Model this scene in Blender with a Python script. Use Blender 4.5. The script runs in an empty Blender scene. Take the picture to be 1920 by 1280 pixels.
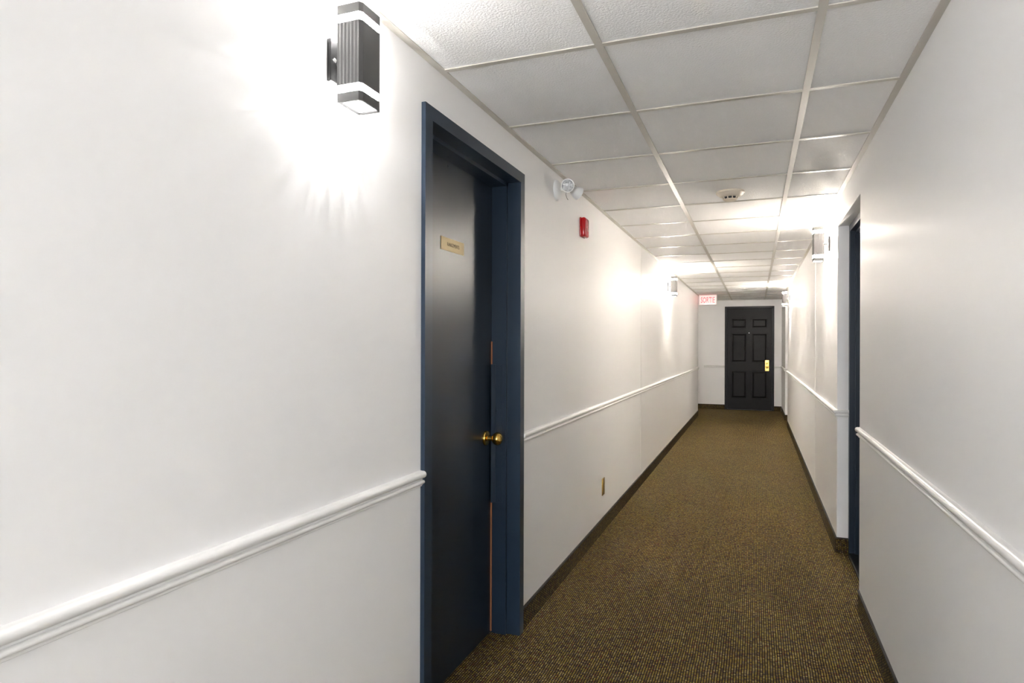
import bpy, bmesh, math, random
from mathutils import Vector, Matrix
random.seed(7)
S = bpy.context.scene
COL = S.collection

# ------------------------------------------------------------------ camera
CAMH = 1.33
FPX, VX, VY, ROLL, PIT = 1195.634, 1416.894, 646.837, 0.0030, -0.0005
a = math.atan2(VX - 960, FPX)
F = Vector((-math.sin(a), math.cos(a), 0)); R = Vector((math.cos(a), math.sin(a), 0)); U = Vector((0, 0, 1))
F2 = F * math.cos(PIT) + U * math.sin(PIT); U2 = U * math.cos(PIT) - F * math.sin(PIT)
R3 = R * math.cos(ROLL) + U2 * math.sin(ROLL); U3 = U2 * math.cos(ROLL) - R * math.sin(ROLL)
cam = bpy.data.cameras.new('camera'); co = bpy.data.objects.new('camera', cam); COL.objects.link(co)
cam.sensor_fit = 'HORIZONTAL'; cam.sensor_width = 36; cam.lens = 36 * FPX / 1920
cam.shift_y = (VY - 640) / 1920; cam.clip_start = 0.02; cam.clip_end = 100
co.matrix_world = Matrix((
    (R3.x, U3.x, -F2.x, 0), (R3.y, U3.y, -F2.y, 0), (R3.z, U3.z, -F2.z, CAMH), (0, 0, 0, 1)))
S.camera = co

# ------------------------------------------------------------------ world, exposure
W = bpy.data.worlds.new('world'); S.world = W; W.use_nodes = True
W.node_tree.nodes['Background'].inputs[0].default_value = (0.93, 0.96, 1, 1)
W.node_tree.nodes['Background'].inputs[1].default_value = 2.2
S.view_settings.view_transform = 'Standard'; S.view_settings.look = 'None'
S.view_settings.gamma = 1.0; S.view_settings.use_curve_mapping = False
S.view_settings.exposure = 3.9
# lamp power of the sconces (their light lives in the sconce builder)
SPOT_UP, SPOT_DOWN, BAND_E, LENS_E, RAY_W = 6.5, 1.2, 28.0, 3.0, 0.75
NEUTRAL, WARM = (1.0, 0.985, 0.97), (1.0, 0.915, 0.82)

# ------------------------------------------------------------------ measures (metres)
XL, XR = -1.019, 0.491           # inner faces of the two long walls
CZ = 2.267                       # underside of the ceiling grid
YB, YC, YE = -3.6, 12.55, 14.0   # back wall, corner where the wall ends, end wall
XP = -2.9                        # end of the side passage
TH = 0.14                        # wall thickness
GX1, GX2, GY0, GP = -0.461, 0.171, 1.962, 0.61   # ceiling grid
FY0, FY1, FZ, FPROT = 1.835, 2.787, 2.120, 0.015  # blue door frame
R1, R2, RZ, RD = (3.63, 4.58), (11.40, 12.33), 2.098, 0.065   # recessed doorways
RAILZ = 0.921
BASEH = 0.10

# ------------------------------------------------------------------ materials
def newmat(name):
    m = bpy.data.materials.new(name); m.use_nodes = True
    nt = m.node_tree; b = nt.nodes['Principled BSDF']
    return m, nt, b
def N(nt, t, **kw):
    n = nt.nodes.new(t)
    for k, v in kw.items(): setattr(n, k, v)
    return n
def L(nt, o, i): nt.links.new(o, i)
def simple(name, col, rough=0.5, metal=0.0, bump=None, spec=0.5, var=0.0):
    m, nt, b = newmat(name)
    b.inputs['Base Color'].default_value = (*col, 1); b.inputs['Roughness'].default_value = rough
    b.inputs['Metallic'].default_value = metal; b.inputs['Specular IOR Level'].default_value = spec
    tc = N(nt, 'ShaderNodeTexCoord')
    if bump:
        sc, st, di = bump
        no = N(nt, 'ShaderNodeTexNoise'); no.inputs['Scale'].default_value = sc; no.inputs['Detail'].default_value = 3
        L(nt, tc.outputs['Object'], no.inputs['Vector'])
        bp = N(nt, 'ShaderNodeBump'); bp.inputs['Strength'].default_value = st; bp.inputs['Distance'].default_value = di
        L(nt, no.outputs['Fac'], bp.inputs['Height']); L(nt, bp.outputs['Normal'], b.inputs['Normal'])
    if var:
        n2 = N(nt, 'ShaderNodeTexNoise'); n2.inputs['Scale'].default_value = 1.7; n2.inputs['Detail'].default_value = 4
        L(nt, tc.outputs['Object'], n2.inputs['Vector'])
        mx = N(nt, 'ShaderNodeMix', data_type='RGBA')
        mx.inputs[6].default_value = (*[c * (1 - var) for c in col], 1); mx.inputs[7].default_value = (*[min(1, c * (1 + var)) for c in col], 1)
        L(nt, n2.outputs['Fac'], mx.inputs[0]); L(nt, mx.outputs[2], b.inputs['Base Color'])
    return m
def emit(name, col, strength, base=(0.9, 0.9, 0.9), rough=0.2):
    m, nt, b = newmat(name)
    b.inputs['Base Color'].default_value = (*base, 1); b.inputs['Roughness'].default_value = rough
    b.inputs['Emission Color'].default_value = (*col, 1); b.inputs['Emission Strength'].default_value = strength
    return m
def math_n(nt, op, a_, b_=None):
    n = N(nt, 'ShaderNodeMath', operation=op)
    for i, v in enumerate((a_, b_)):
        if v is None: continue
        if isinstance(v, (int, float)): n.inputs[i].default_value = v
        else: L(nt, v, n.inputs[i])
    return n.outputs[0]
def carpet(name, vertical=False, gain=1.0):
    m, nt, b = newmat(name)
    tc = N(nt, 'ShaderNodeTexCoord'); sp = N(nt, 'ShaderNodeSeparateXYZ'); L(nt, tc.outputs['Object'], sp.inputs[0])
    # slight waviness of the rows
    wob = N(nt, 'ShaderNodeTexNoise'); wob.inputs['Scale'].default_value = 9; L(nt, tc.outputs['Object'], wob.inputs['Vector'])
    wv = math_n(nt, 'MULTIPLY', math_n(nt, 'SUBTRACT', wob.outputs['Fac'], 0.5), 0.006)
    if vertical:
        uu = math_n(nt, 'ADD', sp.outputs[0], sp.outputs[1]); vv = sp.outputs[2]
    else:
        uu, vv = sp.outputs[0], sp.outputs[1]
    uu = math_n(nt, 'ADD', uu, wv)
    u = math_n(nt, 'DIVIDE', uu, 0.0100)
    cu = math_n(nt, 'FLOOR', u)
    half = math_n(nt, 'MULTIPLY', math_n(nt, 'MODULO', cu, 2.0), 0.5)
    v = math_n(nt, 'ADD', math_n(nt, 'DIVIDE', vv, 0.0118), half)
    cv = math_n(nt, 'FLOOR', v)
    du = math_n(nt, 'SUBTRACT', math_n(nt, 'FRACT', u), 0.5); dv = math_n(nt, 'SUBTRACT', math_n(nt, 'FRACT', v), 0.5)
    r2 = math_n(nt, 'ADD', math_n(nt, 'MULTIPLY', math_n(nt, 'MULTIPLY', du, du), 4.6), math_n(nt, 'MULTIPLY', math_n(nt, 'MULTIPLY', dv, dv), 3.4))
    h = math_n(nt, 'SUBTRACT', 1.0, r2)
    cell = N(nt, 'ShaderNodeCombineXYZ'); L(nt, cu, cell.inputs[0]); L(nt, cv, cell.inputs[1])
    wn = N(nt, 'ShaderNodeTexWhiteNoise', noise_dimensions='2D'); L(nt, cell.outputs[0], wn.inputs['Vector'])
    cr = N(nt, 'ShaderNodeValToRGB'); cr.color_ramp.interpolation = 'CONSTANT'
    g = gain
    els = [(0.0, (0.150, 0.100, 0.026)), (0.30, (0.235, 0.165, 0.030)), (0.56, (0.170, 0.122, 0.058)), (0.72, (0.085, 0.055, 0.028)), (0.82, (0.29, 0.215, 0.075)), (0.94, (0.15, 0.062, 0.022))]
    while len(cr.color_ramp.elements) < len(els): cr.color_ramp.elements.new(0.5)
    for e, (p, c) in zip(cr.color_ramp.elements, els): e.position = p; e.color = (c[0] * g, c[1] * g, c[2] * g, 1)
    L(nt, wn.outputs['Value'], cr.inputs[0])
    gap = N(nt, 'ShaderNodeMapRange'); gap.inputs['From Min'].default_value = 0.10; gap.inputs['From Max'].default_value = 0.72
    L(nt, h, gap.inputs['Value'])
    big = N(nt, 'ShaderNodeTexNoise'); big.inputs['Scale'].default_value = 2.3; big.inputs['Detail'].default_value = 3
    L(nt, tc.outputs['Object'], big.inputs['Vector'])
    bg = N(nt, 'ShaderNodeMapRange'); bg.inputs['To Min'].default_value = 0.85; bg.inputs['To Max'].default_value = 1.15; L(nt, big.outputs['Fac'], bg.inputs['Value'])
    mx = N(nt, 'ShaderNodeMix', data_type='RGBA'); mx.inputs[6].default_value = (0.010, 0.0085, 0.0085, 1)
    L(nt, gap.outputs[0], mx.inputs[0]); L(nt, cr.outputs['Color'], mx.inputs[7])
    m2 = N(nt, 'ShaderNodeMix', data_type='RGBA', blend_type='MULTIPLY'); m2.inputs[0].default_value = 1.0
    cc = N(nt, 'ShaderNodeCombineColor')
    for i in range(3): L(nt, bg.outputs[0], cc.inputs[i])
    L(nt, mx.outputs[2], m2.inputs[6]); L(nt, cc.outputs[0], m2.inputs[7])
    L(nt, m2.outputs[2], b.inputs['Base Color'])
    b.inputs['Roughness'].default_value = 0.9; b.inputs['Specular IOR Level'].default_value = 0.15
    bp = N(nt, 'ShaderNodeBump'); bp.inputs['Strength'].default_value = 0.6; bp.inputs['Distance'].default_value = 0.004
    L(nt, h, bp.inputs['Height']); L(nt, bp.outputs['Normal'], b.inputs['Normal'])
    return m
M = {}
M['wall'] = simple('wall_paint', (0.90, 0.892, 0.884), 0.42, bump=(160, 0.05, 0.001), var=0.012)
M['trim'] = simple('trim_paint', (0.86, 0.85, 0.83), 0.32)
M['tile'] = simple('ceiling_tile', (0.955, 0.95, 0.945), 0.85, bump=(140, 0.9, 0.004), spec=0.2)
M['grid'] = simple('grid_metal_paint', (0.56, 0.53, 0.475), 0.35)
M['slab'] = simple('plenum', (0.45, 0.45, 0.45), 0.9)
M['blue'] = simple('blue_door_paint', (0.009, 0.017, 0.030), 0.34, bump=(260, 0.05, 0.0006), spec=0.4)
M['blueframe'] = simple('blue_frame_paint', (0.014, 0.027, 0.047), 0.34, spec=0.4)
M['black'] = simple('black_door_paint', (0.005, 0.0046, 0.0042), 0.45, spec=0.24, bump=(120, 0.06, 0.001))
M['blackframe'] = simple('black_frame_paint', (0.006, 0.006, 0.007), 0.4, spec=0.25)
M['orange'] = simple('raw_edge', (0.42, 0.16, 0.07), 0.6)
M['brass'] = simple('polished_brass', (0.78, 0.50, 0.12), 0.16, 1.0)
M['brassplate'] = simple('brass_sign', (0.50, 0.40, 0.22), 0.5, 0.35)
M['ink'] = simple('engraved_ink', (0.05, 0.035, 0.015), 0.6)
M['agedbrass'] = simple('aged_brass', (0.50, 0.33, 0.09), 0.3, 0.9)
M['steel'] = simple('bolt_steel', (0.7, 0.7, 0.7), 0.25, 1.0)
M['sconce'] = simple('sconce_grey', (0.060, 0.058, 0.057), 0.42, 0.0, spec=0.45)
M['sconceplate'] = simple('sconce_plate_grey', (0.006, 0.006, 0.006), 0.5, 0.0, spec=0.2)
M['white'] = simple('white_plastic', (0.82, 0.82, 0.81), 0.3)
M['ivory'] = simple('ivory_plastic', (0.74, 0.66, 0.54), 0.4)
M['dark'] = simple('dark_slot', (0.02, 0.02, 0.02), 0.6)
M['red'] = simple('red_plastic', (0.50, 0.005, 0.008), 0.2)
M['binding'] = simple('carpet_binding', (0.030, 0.026, 0.023), 0.8)
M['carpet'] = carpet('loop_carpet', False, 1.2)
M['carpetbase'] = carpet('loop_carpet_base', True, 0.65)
def lens_mat():
    m, nt, b = newmat('faceted_lens'); tc = N(nt, 'ShaderNodeTexCoord')
    vo = N(nt, 'ShaderNodeTexVoronoi'); vo.inputs['Scale'].default_value = 100; L(nt, tc.outputs['Object'], vo.inputs['Vector'])
    cr = N(nt, 'ShaderNodeValToRGB'); cr.color_ramp.elements[0].color = (0.16, 0.17, 0.18, 1); cr.color_ramp.elements[1].color = (0.93, 0.94, 0.95, 1)
    L(nt, vo.outputs['Color'], cr.inputs[0]); L(nt, cr.outputs[0], b.inputs['Base Color'])
    b.inputs['Roughness'].default_value = 0.3; b.inputs['Metallic'].default_value = 0.0
    bp = N(nt, 'ShaderNodeBump'); bp.inputs['Strength'].default_value = 0.6; bp.inputs['Distance'].default_value = 0.002
    L(nt, vo.outputs['Distance'], bp.inputs['Height']); L(nt, bp.outputs['Normal'], b.inputs['Normal'])
    return m
M['lens'] = lens_mat()

# ------------------------------------------------------------------ mesh helpers
def BM(): return bmesh.new()
def box(bm, x0, x1, y0, y1, z0, z1, bev=0.0, seg=1):
    vs = [bm.verts.new((x, y, z)) for x in (x0, x1) for y in (y0, y1) for z in (z0, z1)]
    fs = [(0, 1, 3, 2), (4, 6, 7, 5), (0, 4, 5, 1), (2, 3, 7, 6), (0, 2, 6, 4), (1, 5, 7, 3)]
    fl = [bm.faces.new([vs[i] for i in f]) for f in fs]
    if bev:
        es = list({e for f in fl for e in f.edges})
        bmesh.ops.bevel(bm, geom=es, offset=bev, segments=seg, affect='EDGES', profile=0.5)
    return bm
def frame_axes(d):
    d = Vector(d).normalized(); t = Vector((0, 0, 1)) if abs(d.z) < 0.9 else Vector((1, 0, 0))
    x = d.cross(t).normalized(); return x, d.cross(x).normalized(), d
def lathe(bm, prof, base, axis, seg=24, close=True):
    """prof: (distance along the axis, radius) pairs"""
    x, y, d = frame_axes(axis); base = Vector(base); rings = []
    for h, r in prof:
        rings.append([bm.verts.new(base + d * h + (x * math.cos(t) + y * math.sin(t)) * r) for t in [2 * math.pi * i / seg for i in range(seg)]])
    for p, q in zip(rings, rings[1:]):
        for i in range(seg): bm.faces.new((p[i], p[(i + 1) % seg], q[(i + 1) % seg], q[i]))
    if close:
        bm.faces.new(list(reversed(rings[0]))); bm.faces.new(rings[-1])
    return bm
def tube(bm, pts, r, seg=8):
    pts = [Vector(p) for p in pts]
    for p, q in zip(pts, pts[1:]): lathe(bm, [(0, r), ((q - p).length, r)], p, q - p, seg)
    return bm
def prism_z(bm, poly, z0, z1):
    lo = [bm.verts.new((x, y, z0)) for x, y in poly]; hi = [bm.verts.new((x, y, z1)) for x, y in poly]
    n = len(poly)
    for i in range(n): bm.faces.new((lo[i], lo[(i + 1) % n], hi[(i + 1) % n], hi[i]))
    bm.faces.new(list(reversed(lo))); bm.faces.new(hi); return bm
def sweep(bm, path, prof, side):
    """sweep a closed (offset, z) profile along a horizontal polyline; offset goes to the given side (+1 = left of travel)"""
    path = [Vector((p[0], p[1])) for p in path]; n = len(path); rows = []
    nr = []
    for p, q in zip(path, path[1:]):
        d = (q - p).normalized(); nr.append(Vector((-d.y, d.x)) * side)
    for i, p in enumerate(path):
        if i == 0: m = nr[0]
        elif i == n - 1: m = nr[-1]
        else:
            m = nr[i - 1] + nr[i]; m = m / m.dot(nr[i])
        rows.append([bm.verts.new((p.x + m.x * o, p.y + m.y * o, z)) for o, z in prof])
    k = len(prof)
    for r0, r1 in zip(rows, rows[1:]):
        for i in range(k): bm.faces.new((r0[i], r0[(i + 1) % k], r1[(i + 1) % k], r1[i]))
    bm.faces.new(rows[0]); bm.faces.new(list(reversed(rows[-1]))); return bm
def mesh_of(name, bm, mat, smooth=False):
    bmesh.ops.recalc_face_normals(bm, faces=bm.faces)
    me = bpy.data.meshes.new(name); bm.to_mesh(me); bm.free(); me.materials.append(mat)
    if smooth:
        me.polygons.foreach_set('use_smooth', [True] * len(me.polygons))
        me.set_sharp_from_angle(angle=math.radians(38))
    return me
def obj(name, me, parent=None, loc=None):
    o = bpy.data.objects.new(name, me); COL.objects.link(o)
    if parent: o.parent = parent
    if loc is not None: o.location = loc
    return o
def part(name, bm, mat, parent, smooth=False, world=True):
    """a part modelled in world coordinates under a parent that is only translated"""
    off = parent.location if parent is not None else Vector((0, 0, 0))
    o = parent
    tot = Vector((0, 0, 0))
    while o is not None: tot += o.location; o = o.parent
    if world and tot.length: bmesh.ops.translate(bm, verts=bm.verts, vec=-tot)
    return obj(name, mesh_of(name, bm, mat, smooth), parent)
def tag(o, label, cat=None, group=None, kind=None):
    o['label'] = label
    if cat: o['category'] = cat
    if group: o['group'] = group
    if kind: o['kind'] = kind
    return o
def thing(name, label, cat, loc, rz=0.0, group=None, kind=None):
    o = obj(name, None, None, loc); o.rotation_euler = (0, 0, rz); o.empty_display_size = 0.05
    return tag(o, label, cat, group, kind)
def struct(name, bm, mat, label, cat, smooth=False):
    return tag(part(name, bm, mat, None, smooth), label, cat, kind='structure')
def text_mesh(txt, size, depth, mat, name, squeeze=1.0, bold=0.0):
    cu = bpy.data.curves.new(name, 'FONT'); cu.body = txt; cu.size = size; cu.extrude = depth; cu.offset = bold
    cu.align_x = 'CENTER'; cu.align_y = 'CENTER'; cu.resolution_u = 3; cu.space_character = 1.06
    t = bpy.data.objects.new(name, cu); COL.objects.link(t)
    dg = bpy.context.evaluated_depsgraph_get(); dg.update()
    me = bpy.data.meshes.new_from_object(t.evaluated_get(dg))
    bpy.data.objects.remove(t); bpy.data.curves.remove(cu)
    xs = [v.co.x for v in me.vertices]; ys = [v.co.y for v in me.vertices]
    cx, cy = (min(xs) + max(xs)) / 2, (min(ys) + max(ys)) / 2
    for v in me.vertices: v.co.x = (v.co.x - cx) * squeeze; v.co.y -= cy
    me.materials.clear(); me.materials.append(mat); return me

# ------------------------------------------------------------------ floor and walls
bm = BM()
box(bm, XL - TH, 0.75, YB, YC, -0.05, 0); box(bm, XP, 0.75, YC, YE, -0.05, 0)
struct('floor', bm, M['carpet'], 'brown and mustard loop pile carpet running the length of the corridor', 'floor')
WZ = CZ + 0.06
bm = BM()
box(bm, XL - TH, XL, YB, FY0 + 0.02, 0, WZ); box(bm, XL - TH, XL, FY0 + 0.02, FY1 - 0.02, FZ - 0.02, WZ); box(bm, XL - TH, XL, FY1 - 0.02, YC, 0, WZ)
box(bm, XP, XL - TH, YC - TH, YC, 0, WZ)
struct('wall_left', bm, M['wall'], 'long off white painted wall with the dark blue door', 'wall')
bm = BM()
box(bm, XR, XR + TH, YB, R1[0], 0, WZ); box(bm, XR, XR + TH, R1[0], R1[1], RZ, WZ)
box(bm, XR, XR + TH, R1[1], R2[0], 0, WZ); box(bm, XR, XR + TH, R2[0], R2[1], RZ, WZ); box(bm, XR, XR + TH, R2[1], YE, 0, WZ)
struct('wall_right', bm, M['wall'], 'long off white painted wall with two recessed doorways', 'wall')
EX0, EX1, EZ = -0.602, 0.352, 2.137
bm = BM()
box(bm, XP, EX0 + 0.02, YE, YE + TH, 0, WZ); box(bm, EX0 + 0.02, EX1 - 0.02, YE, YE + TH, EZ - 0.02, WZ); box(bm, EX1 - 0.02, 0.75, YE, YE + TH, 0, WZ)
struct('wall_end', bm, M['wall'], 'off white end wall around the black six panel door', 'wall')
WX0, WX1, WZ0, WZ1 = -0.90, 0.37, 0.75, 2.12      # opening for the unseen fill window added in the back wall
bm = BM(); box(bm, XL - TH, WX0, YB - TH, YB, 0, WZ); box(bm, WX1, 0.75, YB - TH, YB, 0, WZ)
box(bm, WX0, WX1, YB - TH, YB, 0, WZ0); box(bm, WX0, WX1, YB - TH, YB, WZ1, WZ)
struct('wall_back', bm, M['wall'], 'plain off white wall closing the near end of the corridor', 'wall')
bm = BM(); box(bm, XP - TH, XP, YC - TH, YE + TH, 0, WZ)
struct('wall_passage', bm, M['wall'], 'off white wall closing the side passage by the exit sign', 'wall')
# unseen window added behind the camera so daylight fills the near corridor
w1 = thing('fill_window_1', 'unseen white framed window added behind the camera for daylight fill', 'window', ((WX0 + WX1) / 2, YB, WZ0), kind='structure')
bm = BM(); wm = (WX0 + WX1) / 2
for xa, xb in ((WX0, WX0 + 0.05), (wm - 0.025, wm + 0.025), (WX1 - 0.05, WX1)): box(bm, xa, xb, YB - 0.09, YB - 0.03, WZ0, WZ1)
for za, zb in ((WZ0, WZ0 + 0.05), (WZ1 - 0.05, WZ1)): box(bm, WX0 + 0.05, wm - 0.025, YB - 0.09, YB - 0.03, za, zb); box(bm, wm + 0.025, WX1 - 0.05, YB - 0.09, YB - 0.03, za, zb)
part('fill_window_frame', bm, M['trim'], w1)
gm = bpy.data.materials.new('fill_window_glass'); gm.use_nodes = True; gt = gm.node_tree; gt.nodes.remove(gt.nodes['Principled BSDF'])
g1 = N(gt, 'ShaderNodeBsdfTransparent'); g2 = N(gt, 'ShaderNodeBsdfGlossy'); g2.inputs['Roughness'].default_value = 0.02
gx = N(gt, 'ShaderNodeMixShader'); gx.inputs[0].default_value = 0.06
L(gt, g1.outputs[0], gx.inputs[1]); L(gt, g2.outputs[0], gx.inputs[2]); L(gt, gx.outputs[0], gt.nodes['Material Output'].inputs['Surface'])
for xa, xb in ((WX0 + 0.05, wm - 0.025), (wm + 0.025, WX1 - 0.05)):
    bm = BM(); box(bm, xa, xb, YB - 0.063, YB - 0.057, WZ0 + 0.05, WZ1 - 0.05); part('pane', bm, gm, w1)
po = bpy.data.lights.new('fill_window_portal', 'AREA'); po.shape = 'RECTANGLE'; po.size = WX1 - WX0; po.size_y = WZ1 - WZ0; po.cycles.is_portal = True
pobj = obj('fill_window_portal', po, w1, (0, -0.12, (WZ1 - WZ0) / 2)); pobj.rotation_euler = (math.pi / 2, 0, 0)
# unseen box added behind the blue door to stop sky light leaking under it
bm = BM(); cx0, cx1, cy0, cy1 = XL - TH - 0.9, XL - TH, FY0 - 0.25, FY1 + 0.25
box(bm, cx0 - 0.1, cx0, cy0 - 0.1, cy1 + 0.1, -0.05, WZ); box(bm, cx0, cx1, cy0 - 0.1, cy0, -0.05, WZ); box(bm, cx0, cx1, cy1, cy1 + 0.1, -0.05, WZ)
box(bm, cx0, cx1, cy0, cy1, WZ, WZ + 0.04); box(bm, cx0, cx1, cy0, cy1, -0.05, -0.001)
struct('wall_leak_backing', bm, M['wall'], 'unseen backing walls added behind the dark blue door to block leaking sky light', 'wall')
# drywall joints
bm = BM(); box(bm, XL, XL + 0.0015, 6.095, 6.101, BASEH, RAILZ - 0.05); box(bm, XL, XL + 0.0015, 6.095, 6.101, RAILZ, CZ)
struct('trim_1', bm, M['trim'], 'thin vertical panel joint on the wall past the brass outlet', 'joint strip')
bm = BM(); box(bm, XR - 0.0015, XR, 6.20, 6.206, BASEH, RAILZ - 0.05); box(bm, XR - 0.0015, XR, 6.20, 6.206, RAILZ, CZ)
struct('trim_2', bm, M['trim'], 'thin vertical panel joint on the wall past the recessed doorway sconce', 'joint strip')

# ------------------------------------------------------------------ chair rails and carpet bases
def rail_prof():
    z = RAILZ
    pts = [(0, 0), (0.004, -0.001)]
    for i in range(9):                                   # big torus on top
        t = math.radians(100 - 160 * i / 8); pts.append((0.0105 + 0.0115 * math.cos(t), -0.0125 + 0.0115 * math.sin(t)))
    pts += [(0.0095, -0.0245), (0.0075, -0.027), (0.0075, -0.031)]
    for i in range(6):                                   # small bead
        t = math.radians(90 - 170 * i / 5); pts.append((0.0105 + 0.006 * math.cos(t), -0.037 + 0.006 * math.sin(t)))
    pts += [(0.008, -0.045), (0.008, -0.047), (0.0055, -0.048), (0.0055, -0.051), (0.003, -0.052), (0, -0.054)]
    return [(o, z + h) for o, h in pts]
RP = rail_prof()
def rail(n, path, side, label):
    bm = BM(); sweep(bm, path, RP, side); return struct('trim_%d' % n, bm, M['trim'], label, 'chair rail', True)
rail(3, [(XL, YB), (XL, FY0)], -1, 'white moulded chair rail below the big sconce, ending at the blue door')
rail(4, [(XL, FY1), (XL, YC)], -1, 'white moulded chair rail from the blue door to the exit sign corner')
rail(5, [(XR, YB), (XR, R1[0])], 1, 'white chair rail ending bluntly at the near recessed doorway')
rail(6, [(XR + RD, R1[1]), (XR, R1[1]), (XR, R2[0]), (XR + RD, R2[0])], 1, 'white chair rail between the two recessed doorways, wrapping into them')
rail(7, [(XR + RD, R2[1]), (XR, R2[1]), (XR, YE)], 1, 'short white chair rail between the far recess and end wall')
rail(8, [(XL, YE), (EX0, YE)], -1, 'white chair rail on the end wall under the exit sign')
rail(9, [(EX1, YE), (XR - 0.022, YE)], -1, 'very short white chair rail beside the brass lock')
def base(name, path, side, label):
    bp_ = [(0, 0), (0.009, 0), (0.007, 0.008), (0.006, BASEH - 0.008), (0, BASEH - 0.008)]
    bm = BM(); sweep(bm, path, bp_, side)
    o = struct(name, bm, M['carpetbase'], label, 'baseboard')
    bm = BM(); sweep(bm, path, [(0, BASEH - 0.008), (0.0085, BASEH - 0.008), (0.0085, BASEH - 0.001), (0.006, BASEH), (0, BASEH)], side)
    part('binding', bm, M['binding'], o)
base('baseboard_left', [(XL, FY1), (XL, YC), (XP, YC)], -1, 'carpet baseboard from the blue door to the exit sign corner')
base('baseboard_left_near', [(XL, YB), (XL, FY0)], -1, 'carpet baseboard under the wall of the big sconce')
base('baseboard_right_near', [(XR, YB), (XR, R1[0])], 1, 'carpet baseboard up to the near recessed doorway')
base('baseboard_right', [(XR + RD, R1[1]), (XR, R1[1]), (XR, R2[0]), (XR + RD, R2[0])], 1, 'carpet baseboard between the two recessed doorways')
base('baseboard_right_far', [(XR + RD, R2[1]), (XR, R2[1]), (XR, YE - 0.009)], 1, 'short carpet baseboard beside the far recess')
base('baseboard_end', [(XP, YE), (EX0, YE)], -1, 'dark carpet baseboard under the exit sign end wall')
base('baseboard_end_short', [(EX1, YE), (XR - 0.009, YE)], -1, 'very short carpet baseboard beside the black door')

# ------------------------------------------------------------------ suspended ceiling
bm = BM(); box(bm, XL - TH, 0.75, YB - TH, YC, WZ, WZ + 0.04); box(bm, XP - TH, 0.75, YC, YE + TH, WZ, WZ + 0.04)
ceil = struct('ceiling', bm, M['slab'], 'suspended ceiling of white textured square tiles in a beige grid', 'ceiling')
rows = [GY0 + GP * k for k in range(-11, 20)]
edges = [YB] + [y for y in rows if YB + 0.05 < y < YE - 0.05] + [YE]
TZ = CZ + 0.004
cache = {}
def tile(x0, x1, y0, y1):
    key = (round(x1 - x0, 3), round(y1 - y0, 3))
    if key not in cache:
        b_ = BM(); w, h = key; box(b_, -w / 2 + 0.001, w / 2 - 0.001, -h / 2 + 0.001, h / 2 - 0.001, 0, 0.015)
        cache[key] = mesh_of('ceiling_tile', b_, M['tile'])
    o = obj('ceiling_tile', cache[key], ceil, ((x0 + x1) / 2, (y0 + y1) / 2, TZ + random.uniform(0, 0.0008)))
    o.rotation_euler = (random.uniform(-0.0012, 0.0012), random.uniform(-0.0012, 0.0012), 0)
cols = [(XL, GX1), (GX1, GX2), (GX2, XR)]
for y0, y1 in zip(edges, edges[1:]):
    for x0, x1 in cols: tile(x0, x1, y0, y1)
for x0, x1 in ((XL - 1.22, XL - 0.61), (XL - 0.61, XL)):
    for y0, y1 in ((YC, edges[-3]), (edges[-3], edges[-2]), (edges[-2], YE)): tile(x0, x1, y0, y1)
FW = 0.0125
def tee(name, x0, x1, y0, y1):
    key = (name, round(x1 - x0, 4), round(y1 - y0, 4))
    if key not in cache:
        b_ = BM(); w, h = key[1:]; box(b_, -w / 2, w / 2, -h / 2, h / 2, 0, 0.0035)
        cache[key] = mesh_of(name, b_, M['grid'])
    obj(name, cache[key], ceil, ((x0 + x1) / 2, (y0 + y1) / 2, CZ))
for gx in (GX1, GX2): tee('main_runner', gx - FW, gx + FW, YB, YE)
for y in edges[1:-1]:
    for x0, x1 in cols: tee('cross_tee', x0 + (0.024 if x0 == XL else FW), x1 - (0.024 if x1 == XR else FW), y - 0.0105, y + 0.0105)
def angle(x0, x1, y0, y1):
    b_ = BM(); box(b_, x0, x1, y0, y1, CZ - 0.001, CZ + 0.0035); part('wall_angle', b_, M['grid'], ceil)
angle(XL, XL + 0.024, YB, YC); angle(XR - 0.024, XR, YB, YE); angle(XL + 0.001, XR - 0.024, YE - 0.024, YE); angle(XP, XL, YE - 0.024, YE)

# ------------------------------------------------------------------ the dark blue steel door
XD = -1.137                                  # corridor face of the door leaf
OY0, OY1, OZ = FY0 + 0.050, FY1 - 0.050, FZ - 0.047
ST, SX = 0.016, -1.068                       # stop height, where the stop begins
d1 = thing('door_1', 'dark blue steel door with brass knob and brass sign in a stepped frame', 'door', (XL, (FY0 + FY1) / 2, 0), kind='structure')
XF = XL + FPROT
def jamb_poly(s, yo, yi):                    # s = direction from outer edge to opening
    return [(XF, yo), (XF, yi), (SX, yi), (SX, yi + s * ST), (XD - 0.004, yi + s * ST), (XD - 0.004, yi), (XD - 0.05, yi), (XD - 0.05, yo + s * 0.021), (XL, yo + s * 0.021), (XL, yo)]
bm = BM()
prism_z(bm, jamb_poly(1, FY0, OY0), 0, FZ); fr = part('frame_jamb', bm, M['blueframe'], d1)
bm = BM(); prism_z(bm, jamb_poly(-1, FY1, OY1), 0, FZ); part('frame_jamb', bm, M['blueframe'], d1)
bm = BM(); hp = [(XF, FZ), (XF, OZ), (SX, OZ), (SX, OZ - ST), (XD - 0.004, OZ - ST), (XD - 0.004, OZ), (XD - 0.05, OZ), (XD - 0.05, FZ - 0.021), (XL, FZ - 0.021), (XL, FZ)]
A = [bm.verts.new((x, OY0, z)) for x, z in hp]; B = [bm.verts.new((x, OY1, z)) for x, z in hp]
for i in range(len(hp)): bm.faces.new((A[i], A[(i + 1) % len(hp)], B[(i + 1) % len(hp)], B[i]))
bm.faces.new(A); bm.faces.new(list(reversed(B)))
part('frame_head', bm, M['blueframe'], d1)
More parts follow.
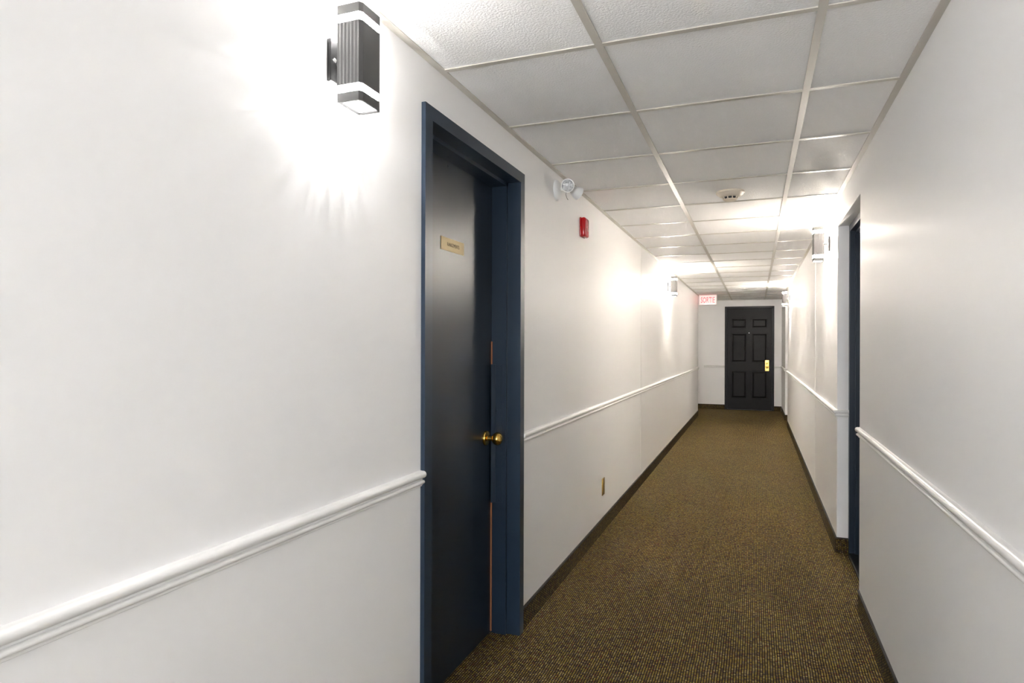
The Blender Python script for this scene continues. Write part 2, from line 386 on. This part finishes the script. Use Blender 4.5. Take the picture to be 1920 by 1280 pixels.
bm = BM(); box(bm, XD - 0.045, XD - 0.0045, OY0 + 0.003, OY1 - 0.004, 0.003, OZ - 0.003, 0.0015)
leaf = part('door_leaf', bm, M['blue'], d1)
bm = BM(); box(bm, XD - 0.0045, XD + 0.0012, OY1 - ST - 0.006, OY1 - ST - 0.0005, 0.01, 0.605); box(bm, XD - 0.0045, XD + 0.0012, OY1 - ST - 0.005, OY1 - ST - 0.0005, 1.240, 1.345)
tag(part('edge_strip', bm, M['orange'], d1), 'raw orange brown edge showing in the door gap')
# knob
KZ, KY = 0.908, 2.652
bm = BM(); lathe(bm, [(-0.004, 0.033), (0.002, 0.0335), (0.006, 0.031), (0.009, 0.022), (0.011, 0.0125), (0.030, 0.011), (0.033, 0.015), (0.037, 0.0215), (0.043, 0.0265), (0.051, 0.0295), (0.059, 0.0295), (0.067, 0.0265), (0.073, 0.020), (0.076, 0.012), (0.077, 0.005)], (XD, KY, KZ), (1, 0, 0), 28)
kn = tag(part('knob', bm, M['brass'], leaf, True), 'round polished brass door knob')
bm = BM(); box(bm, XD + 0.0765, XD + 0.0778, KY - 0.0012, KY + 0.0012, KZ - 0.005, KZ + 0.005); part('keyhole', bm, M['dark'], leaf)
# latch guard
LZ0, LZ1, LY = 0.605, 1.240, OY1 - ST
lg = None
bm = BM(); box(bm, XD + 0.018, XD + 0.050, LY - 0.003, LY, LZ0, LZ1, 0.0006); lg = part('latch_guard', bm, M['blueframe'], d1)
bm = BM(); prism_z(bm, [(XD + 0.001, LY), (XD + 0.001, LY - 0.018), (XD + 0.003, LY - 0.019), (XD + 0.018, LY - 0.004), (XD + 0.018, LY)], LZ0, LZ1); part('guard_lip', bm, M['blueframe'], lg)
for z in (LZ0 + 0.012, 0.858, 1.028, LZ1 - 0.010):
    for xo in (0.026, 0.041):
        bm = BM(); lathe(bm, [(0, 0.0042), (0.0012, 0.0040), (0.0022, 0.0022)], (XD + xo, LY - 0.003, z), (0, -1, 0), 10)
        part('screw', bm, M['blueframe'], lg, True)
bm = BM(); lathe(bm, [(0, 0.0065), (0.0015, 0.006), (0.0025, 0.003)], (XD - 0.0045, 2.272, 2.038), (1, 0, 0), 12); part('screw', bm, M['blueframe'], leaf, True)
# sign on the door
sg = thing('door_sign', 'small brass plate engraved RANGEMENTS on the dark blue door', 'sign', (XD - 0.0045, 2.312, 1.7265))
bm = BM(); box(bm, 0, 0.0025, -0.104, 0.104, -0.0255, 0.0255, 0.0006); part('plate', bm, M['brassplate'], sg, world=False)
me = text_mesh('RANGEMENTS', 0.0205, 0.0003, M['ink'], 'lettering', 0.80)
t = obj('lettering', me, sg, (0.0027, 0.004, 0.001)); t.rotation_euler = (math.pi / 2, 0, math.pi / 2)

# ------------------------------------------------------------------ the two recessed doors
def recess_door(n, r, label):
    y0, y1 = r; x0 = XR + RD; x1 = x0 + 0.11
    d = thing('door_%d' % n, label, 'door', (x0, (y0 + y1) / 2, 0), kind='structure')
    fw = 0.042
    for ya, yb, s in ((y0, y0 + fw, 1), (y1 - fw, y1, -1)):
        bm = BM(); box(bm, x0, x1, ya, yb, 0, RZ)
        yi = yb if s > 0 else ya
        box(bm, x0 + 0.032, x0 + 0.06, min(yi, yi + s * 0.014), max(yi, yi + s * 0.014), 0, RZ - fw)
        part('frame_jamb', bm, M['blueframe'], d)
    bm = BM(); box(bm, x0, x1, y0 + fw, y1 - fw, RZ - fw, RZ); box(bm, x0 + 0.032, x0 + 0.06, y0 + fw + 0.014, y1 - fw - 0.014, RZ - fw - 0.014, RZ - fw)
    part('frame_head', bm, M['blueframe'], d)
    bm = BM(); box(bm, x0 + 0.061, x1 - 0.005, y0 + fw + 0.002, y1 - fw - 0.002, 0.02, RZ - fw - 0.002, 0.0015)
    lf = part('door_leaf', bm, M['blue'], d)
    bm = BM(); lathe(bm, [(0, 0.033), (0.006, 0.031), (0.010, 0.0125), (0.030, 0.011), (0.036, 0.016), (0.046, 0.026), (0.056, 0.0265), (0.064, 0.020), (0.067, 0.008)], (x0 + 0.061, y0 + 0.13, 0.92), (-1, 0, 0), 22)
    part('knob', bm, M['brass'], lf, True)
    bm = BM(); box(bm, x0 - 0.004, x1, y0 + fw, y1 - fw, 0, 0.018, 0.003); part('threshold', bm, M['blackframe'], d)
recess_door(2, R1, 'dark blue door set back in the recess facing the fire alarm')
recess_door(3, R2, 'dark blue door set back in the recess beside the end wall')

# ------------------------------------------------------------------ black six-panel door at the end
d4 = thing('door_4', 'black six panel door with brass lock plate in the end wall', 'door', ((EX0 + EX1) / 2, YE, 0), kind='structure')
fw = 0.046; yf = YE - 0.014
for xa, xb in ((EX0, EX0 + fw), (EX1 - fw, EX1)):
    bm = BM(); box(bm, xa, xb, yf, YE + 0.10, 0, EZ, 0.002); part('frame_jamb', bm, M['blackframe'], d4)
bm = BM(); box(bm, EX0 + fw, EX1 - fw, yf, YE + 0.10, EZ - fw, EZ, 0.002); part('frame_head', bm, M['blackframe'], d4)
for xa, xb in ((EX0 + fw - 0.001, EX0 + fw + 0.016), (EX1 - fw - 0.016, EX1 - fw + 0.001)):
    bm = BM(); box(bm, xa, xb, YE + 0.0635, YE + 0.10, 0, EZ - fw); part('door_stop', bm, M['blackframe'], d4)
bm = BM(); box(bm, EX0 + fw + 0.016, EX1 - fw - 0.016, YE + 0.0635, YE + 0.10, EZ - fw - 0.016, EZ - fw + 0.001); part('door_stop', bm, M['blackframe'], d4)
DX0, DX1, DZ0, DZ1, DYF = EX0 + fw + 0.002, EX1 - fw - 0.002, 0.01, EZ - fw - 0.003, YE + 0.018
dw = DX1 - DX0
bm = BM(); box(bm, DX0, DX1, DYF + 0.010, DYF + 0.045, DZ0, DZ1)
px = [(DX0 + 0.085, DX0 + 0.085 + (dw - 0.275) / 2), (DX1 - 0.085 - (dw - 0.275) / 2, DX1 - 0.085)]
pz = [(0.245, 0.800), (0.985, 1.580), (1.690, 1.885)]
for xa, xb in ((DX0, px[0][0]), (px[0][1], px[1][0]), (px[1][1], DX1)): box(bm, xa, xb, DYF, DYF + 0.010, DZ0, DZ1)
zz = [DZ0] + [z for p in pz for z in p] + [DZ1]
for xa, xb in px:
    for i in range(0, len(zz), 2): box(bm, xa, xb, DYF, DYF + 0.010, zz[i], zz[i + 1])
lf4 = part('door_leaf', bm, M['black'], d4)
for xa, xb in px:
    for za, zb in pz:
        bm = BM(); i1, i2 = 0.016, 0.040; ys = (DYF + 0.0002, DYF + 0.0098, DYF + 0.001)
        rings = []
        for ins, yy in ((0.0, ys[0]), (0.004, ys[1]), (i1, ys[1]), (i2, ys[2])):
            rings.append([bm.verts.new(p) for p in ((xa + ins, yy, za + ins), (xb - ins, yy, za + ins), (xb - ins, yy, zb - ins), (xa + ins, yy, zb - ins))])
        for p, q in zip(rings, rings[1:]):
            for i in range(4): bm.faces.new((p[i], p[(i + 1) % 4], q[(i + 1) % 4], q[i]))
        bm.faces.new(rings[-1]); part('panel', bm, M['black'], lf4)
KX = 0.218
bm = BM(); box(bm, KX - 0.036, KX + 0.036, DYF - 0.003, DYF, 0.812, 1.032, 0.001)
lp = tag(part('lock_plate', bm, M['brass'], lf4), 'tall polished brass lock plate')
bm = BM(); lathe(bm, [(0, 0.022), (0.006, 0.022), (0.010, 0.012), (0.026, 0.011), (0.034, 0.024), (0.046, 0.028), (0.056, 0.022), (0.058, 0.008)], (KX, DYF - 0.003, 0.893), (0, -1, 0), 20); part('knob', bm, M['brass'], lf4, True)
bm = BM(); lathe(bm, [(0, 0.021), (0.008, 0.019), (0.011, 0.012)], (KX - 0.002, DYF - 0.003, 0.965), (0, -1, 0), 20); part('deadbolt', bm, M['brass'], lf4, True)
bm = BM(); box(bm, KX - 0.004, KX, DYF - 0.0155, DYF - 0.013, 0.957, 0.973); part('keyhole', bm, M['dark'], lf4)
bm = BM(); lathe(bm, [(0, 0.008), (0.003, 0.007)], (-0.128, DYF, 1.588), (0, -1, 0), 12); part('peephole', bm, M['steel'], lf4, True)
bm = BM(); box(bm, EX0 + fw, EX1 - fw, yf - 0.03, YE + 0.06, 0, 0.009, 0.002); part('threshold', bm, M['blackframe'], d4)

# ------------------------------------------------------------------ wall sconces
SCZ = 2.052                                             # height of the sconce's middle
BX0, BX1, BW, BH = 0.043, 0.112, 0.047, 0.1205
def oct_poly(ins=0.0, ch=0.010):
    x0, x1, w = BX0 + ins, BX1 - ins, BW - ins
    pts = [(x1, -w + ch), (x1, w - ch), (x1 - ch * 0.6, w)]
    n = 6                                               # ribbed sides
    xs = [x1 - ch * 0.6 - (x1 - ch * 0.6 - x0) * i / (2 * n) for i in range(1, 2 * n)]
    side = [(x, w - (0.0008 if i % 2 == 0 else 0)) for i, x in enumerate(xs)] + [(x0, w), ]
    pts += side
    pts += [(x, -y) for x, y in reversed(side)] + [(x1 - ch * 0.6, -w)]
    return pts
def flat_poly(ins, ch=0.010):
    x0, x1, w = BX0 + ins, BX1 - ins, BW - ins
    return [(x1, -w + ch), (x1, w - ch), (x1 - ch * 0.6, w), (x0, w), (x0, -w), (x1 - ch * 0.6, -w)]
def ring_cap(bm, z0, z1, wall=0.005):
    """open tube section: outer ribbed, inner flat, so the lens sits inside its mouth"""
    o = flat_poly(0.0); i_ = flat_poly(wall, 0.008); n = len(o)
    V = [[bm.verts.new((x, y, z)) for x, y in pl] for pl, z in ((o, z0), (o, z1), (i_, z1), (i_, z0))]
    for k in range(4):
        p, q = V[k], V[(k + 1) % 4]
        for j in range(n): bm.faces.new((p[j], p[(j + 1) % n], q[(j + 1) % n], q[j]))
def make_sconce(label, loc, rz, col, power, down=1.0):
    t = thing('wall_sconce', label, 'wall lamp', loc, rz, 'grey up and down wall sconces')
    mg = emit('sconce_glass_lit', col, BAND_E * power, (0.95, 0.95, 0.95), 0.1)
    ml = emit('sconce_lens_lit', col, LENS_E * power, (0.95, 0.95, 0.95), 0.1)
    bm = BM(); box(bm, 0, 0.012, -0.032, 0.032, -0.054, 0.054, 0.0015); part('wall_plate', bm, M['sconceplate'], t, world=False)
    bm = BM(); lathe(bm, [(0.011, 0.011), (0.016, 0.008), (BX0 + 0.004, 0.008)], (0, 0, 0), (1, 0, 0), 14); part('arm', bm, M['sconceplate'], t, True, False)
    for s in (-1, 1):
        bm = BM(); lathe(bm, [(0.011, 0.0058), (0.017, 0.0058), (0.0195, 0.003)], (0, s * 0.020, 0), (1, 0, 0), 6); part('nut', bm, M['steel'], t, False, False)
    bm = BM(); prism_z(bm, oct_poly(), -0.0775, 0.0775); part('body', bm, M['sconce'], t, world=False)
    for s in (-1, 1):
        lo, hi = sorted((s * 0.0775, s * 0.0975)); bm = BM(); prism_z(bm, flat_poly(0.0022), lo, hi); part('glass_band', bm, mg, t, world=False)
        lo, hi = sorted((s * 0.0975, s * BH)); bm = BM(); ring_cap(bm, lo, hi)
        cap = part('end_cap', bm, M['sconce'], t, world=False)
        lo, hi = sorted((s * 0.0985, s * (BH - 0.004))); bm = BM(); prism_z(bm, flat_poly(0.006, 0.008), lo, hi); part('lens', bm, ml, cap, world=False)
        ld = bpy.data.lights.new('sconce_beam', 'SPOT'); ld.energy = (SPOT_UP if s > 0 else SPOT_DOWN * down) * power; ld.color = col
        ld.spot_size = math.radians(125); ld.spot_blend = 0.75; ld.shadow_soft_size = 0.018
        lo_ = obj('sconce_beam', ld, t, ((BX0 + BX1) / 2, 0, s * (BH + 0.004)))
        if s > 0: lo_.rotation_euler = (math.pi, 0, 0)
        # light leaving the ribbed acrylic towards the wall, broken into rays
        pd = bpy.data.lights.new('sconce_glow', 'POINT'); pd.energy = RAY_W * power; pd.color = col; pd.shadow_soft_size = 0.002
        pd.use_nodes = True; pt = pd.node_tree; em = pt.nodes['Emission']
        ge = N(pt, 'ShaderNodeNewGeometry'); no = N(pt, 'ShaderNodeTexNoise'); no.inputs['Scale'].default_value = 14.0; no.inputs['Detail'].default_value = 2.0
        L(pt, ge.outputs['Incoming'], no.inputs['Vector'])
        mr = N(pt, 'ShaderNodeMapRange'); mr.inputs['From Min'].default_value = 0.36; mr.inputs['From Max'].default_value = 0.66; mr.inputs['To Min'].default_value = 0.02; mr.inputs['To Max'].default_value = 2.6
        L(pt, no.outputs['Fac'], mr.inputs['Value']); L(pt, mr.outputs[0], em.inputs['Strength'])
        obj('sconce_glow', pd, t, (BX0 - 0.006, 0, s * 0.0875))
    return t
make_sconce('grey box sconce on the wall just before the dark blue door', (XL, 1.375, SCZ), 0, NEUTRAL, 0.19, 0.45)
make_sconce('grey box sconce on the wall of the exit sign', (XL, 8.05, SCZ), 0, WARM, 1.25)
make_sconce('grey box sconce beside the near recessed doorway', (XR, 5.04, SCZ), math.pi, WARM, 1.1)
make_sconce('grey box sconce just before the far recessed doorway', (XR, 10.62, SCZ), math.pi, WARM, 1.25)
make_sconce('unseen grey box sconce added behind the camera as fill light', (XL, -1.7, SCZ), 0, NEUTRAL, 1.6)  # out of view, added to brighten the near part of the corridor

make_sconce('unseen grey box sconce added in the side passage to light the end wall', (-2.1, YC, SCZ), math.pi / 2, WARM, 0.4)  # hidden round the corner, added to lift the end wall

# ------------------------------------------------------------------ emergency light heads
EY, EZ_ = 3.335, 2.172
e = thing('emergency_light', 'white twin head emergency light high on the wall after the blue door', 'emergency light', (XL, EY, EZ_))
bm = BM(); lathe(bm, [(0, 0.056), (0.006, 0.056), (0.016, 0.050), (0.024, 0.036), (0.028, 0.016)], (XL, EY, EZ_), (1, 0, 0), 28); part('canopy', bm, M['white'], e, True)
bm = BM(); tube(bm, [(XL + 0.026, EY, EZ_ + 0.004), (XL + 0.062, EY, EZ_ + 0.004)], 0.011, 12)
lathe(bm, [(-0.012, 0.010), (-0.008, 0.016), (0.008, 0.016), (0.012, 0.010)], (XL + 0.066, EY, EZ_ + 0.004), (0, 1, 0), 14)
part('bracket', bm, M['white'], e, True)
def head(c, ax):
    bm = BM(); lathe(bm, [(-0.048, 0.010), (-0.044, 0.017), (-0.030, 0.024), (-0.012, 0.033), (0.004, 0.036), (0.010, 0.036), (0.010, 0.032), (0.006, 0.031)], c, ax, 26)
    h = part('lamp_head', bm, M['white'], e, True)
    bm = BM(); lathe(bm, [(0.004, 0.0315), (0.010, 0.030), (0.016, 0.022), (0.019, 0.010), (0.0195, 0.003)], c, ax, 26); part('lens', bm, M['lens'], h, True)
head((XL + 0.082, EY - 0.062, EZ_ + 0.006), (0.30, -0.90, -0.28))
head((XL + 0.108, EY + 0.050, EZ_ - 0.012), (0.62, 0.70, -0.38))
bm = BM(); tube(bm, [(XL + 0.060, EY - 0.01, EZ_ - 0.008), (XL + 0.058, EY - 0.012, EZ_ - 0.030), (XL + 0.064, EY - 0.010, EZ_ - 0.050), (XL + 0.069, EY - 0.006, EZ_ - 0.058)], 0.0012, 6); part('wire', bm, M['dark'], e)

# ------------------------------------------------------------------ red alarm, outlet, smoke detector, exit sign
al = thing('fire_alarm', 'small glossy red fire alarm box on the wall under the emergency light', 'fire alarm', (XL, 3.885, 2.062))
bm = BM(); box(bm, 0, 0.008, -0.050, 0.050, -0.060, 0.060, 0.003, 2); part('back_box', bm, M['red'], al, True, False)
bm = BM(); box(bm, 0.004, 0.036, -0.050, 0.050, -0.060, 0.060, 0.014, 4); part('cover', bm, M['red'], al, True, False)
bm = BM()
for i in range(5): box(bm, 0.0352, 0.0368, -0.002, 0.034, -0.022 + 0.010 * i, -0.018 + 0.010 * i)
part('grille', bm, simple('dark_red', (0.25, 0.006, 0.01), 0.4), al, world=False)

ou = thing('wall_outlet', 'brass electrical outlet plate low on the wall', 'outlet', (XL, 4.50, 0.318))
bm = BM(); box(bm, 0, 0.005, -0.036, 0.036, -0.060, 0.060, 0.0018, 2); part('cover_plate', bm, M['agedbrass'], ou, True, False)
for s in (-1, 1):
    bm = BM(); lathe(bm, [(0.004, 0.0165), (0.0066, 0.016), (0.0067, 0.004)], (0, 0, s * 0.020), (1, 0, 0), 20); rc = part('socket', bm, M['agedbrass'], ou, True, False)
    bm = BM()
    for yy in (-0.006, 0.006): box(bm, 0.0063, 0.0071, yy - 0.0012, yy + 0.0012, s * 0.020 - 0.004, s * 0.020 + 0.005)
    part('slots', bm, M['dark'], rc, world=False)
bm = BM(); lathe(bm, [(0.004, 0.0035), (0.006, 0.003), (0.0065, 0.001)], (0, 0, 0), (1, 0, 0), 10); part('screw', bm, M['brass'], ou, True, False)

sd = thing('smoke_detector', 'round ivory smoke detector on a ceiling tile', 'smoke detector', (-0.148, 4.125, TZ))
bm = BM(); lathe(bm, [(0, 0.083), (0.010, 0.084), (0.014, 0.081)], (0, 0, 0), (0, 0, -1), 36); part('base', bm, M['ivory'], sd, True, False)
bm = BM(); lathe(bm, [(0.012, 0.079), (0.020, 0.074), (0.030, 0.060), (0.034, 0.052)], (0, 0, 0), (0, 0, -1), 36); part('body', bm, M['ivory'], sd, True, False)
bm = BM(); lathe(bm, [(0.033, 0.043), (0.047, 0.038)], (0, 0, 0), (0, 0, -1), 28); part('chamber', bm, M['dark'], sd, True, False)
bm = BM(); lathe(bm, [(0.046, 0.041), (0.050, 0.040), (0.054, 0.034), (0.055, 0.012)], (0, 0, 0), (0, 0, -1), 28); cp = part('cap', bm, M['ivory'], sd, True, False)
for i in range(10):
    t_ = 2 * math.pi * i / 10; bm = BM(); tube(bm, [(0.046 * math.cos(t_), 0.046 * math.sin(t_), -0.032), (0.040 * math.cos(t_), 0.040 * math.sin(t_), -0.049)], 0.0035, 6); part('rib', bm, M['ivory'], sd, True, False)

ex = thing('exit_sign', 'red lit exit sign reading SORTIE at the wall corner', 'exit sign', (XL, 12.49, 2.18))
SW, SH, SDP = 0.325, 0.195, 0.055
bm = BM(); box(bm, 0.004, 0.016, -0.045, 0.045, -0.06, 0.06, 0.002); part('mounting_plate', bm, M['white'], ex, world=False)
bm = BM(); box(bm, 0.016, 0.016 + SW, -SDP / 2, SDP / 2, -SH / 2, SH / 2, 0.004, 2); hs = part('housing', bm, M['white'], ex, True, False)
bm = BM(); box(bm, 0.028, 0.004 + SW, -SDP / 2 - 0.003, -SDP / 2 + 0.001, -SH / 2 + 0.013, SH / 2 - 0.013, 0.001)
part('face', bm, emit('exit_face_lit', (1.0, 0.50, 0.46), 0.055, (0.85, 0.70, 0.68)), hs, world=False)
me = text_mesh('SORTIE', 0.150, 0.0012, emit('exit_letters_lit', (1.0, 0.07, 0.08), 0.16, (0.75, 0.05, 0.05)), 'lettering', 0.50, 0.0035)
t = obj('lettering', me, hs, (0.016 + SW / 2, -SDP / 2 - 0.0042, 0)); t.rotation_euler = (math.pi / 2, 0, 0)
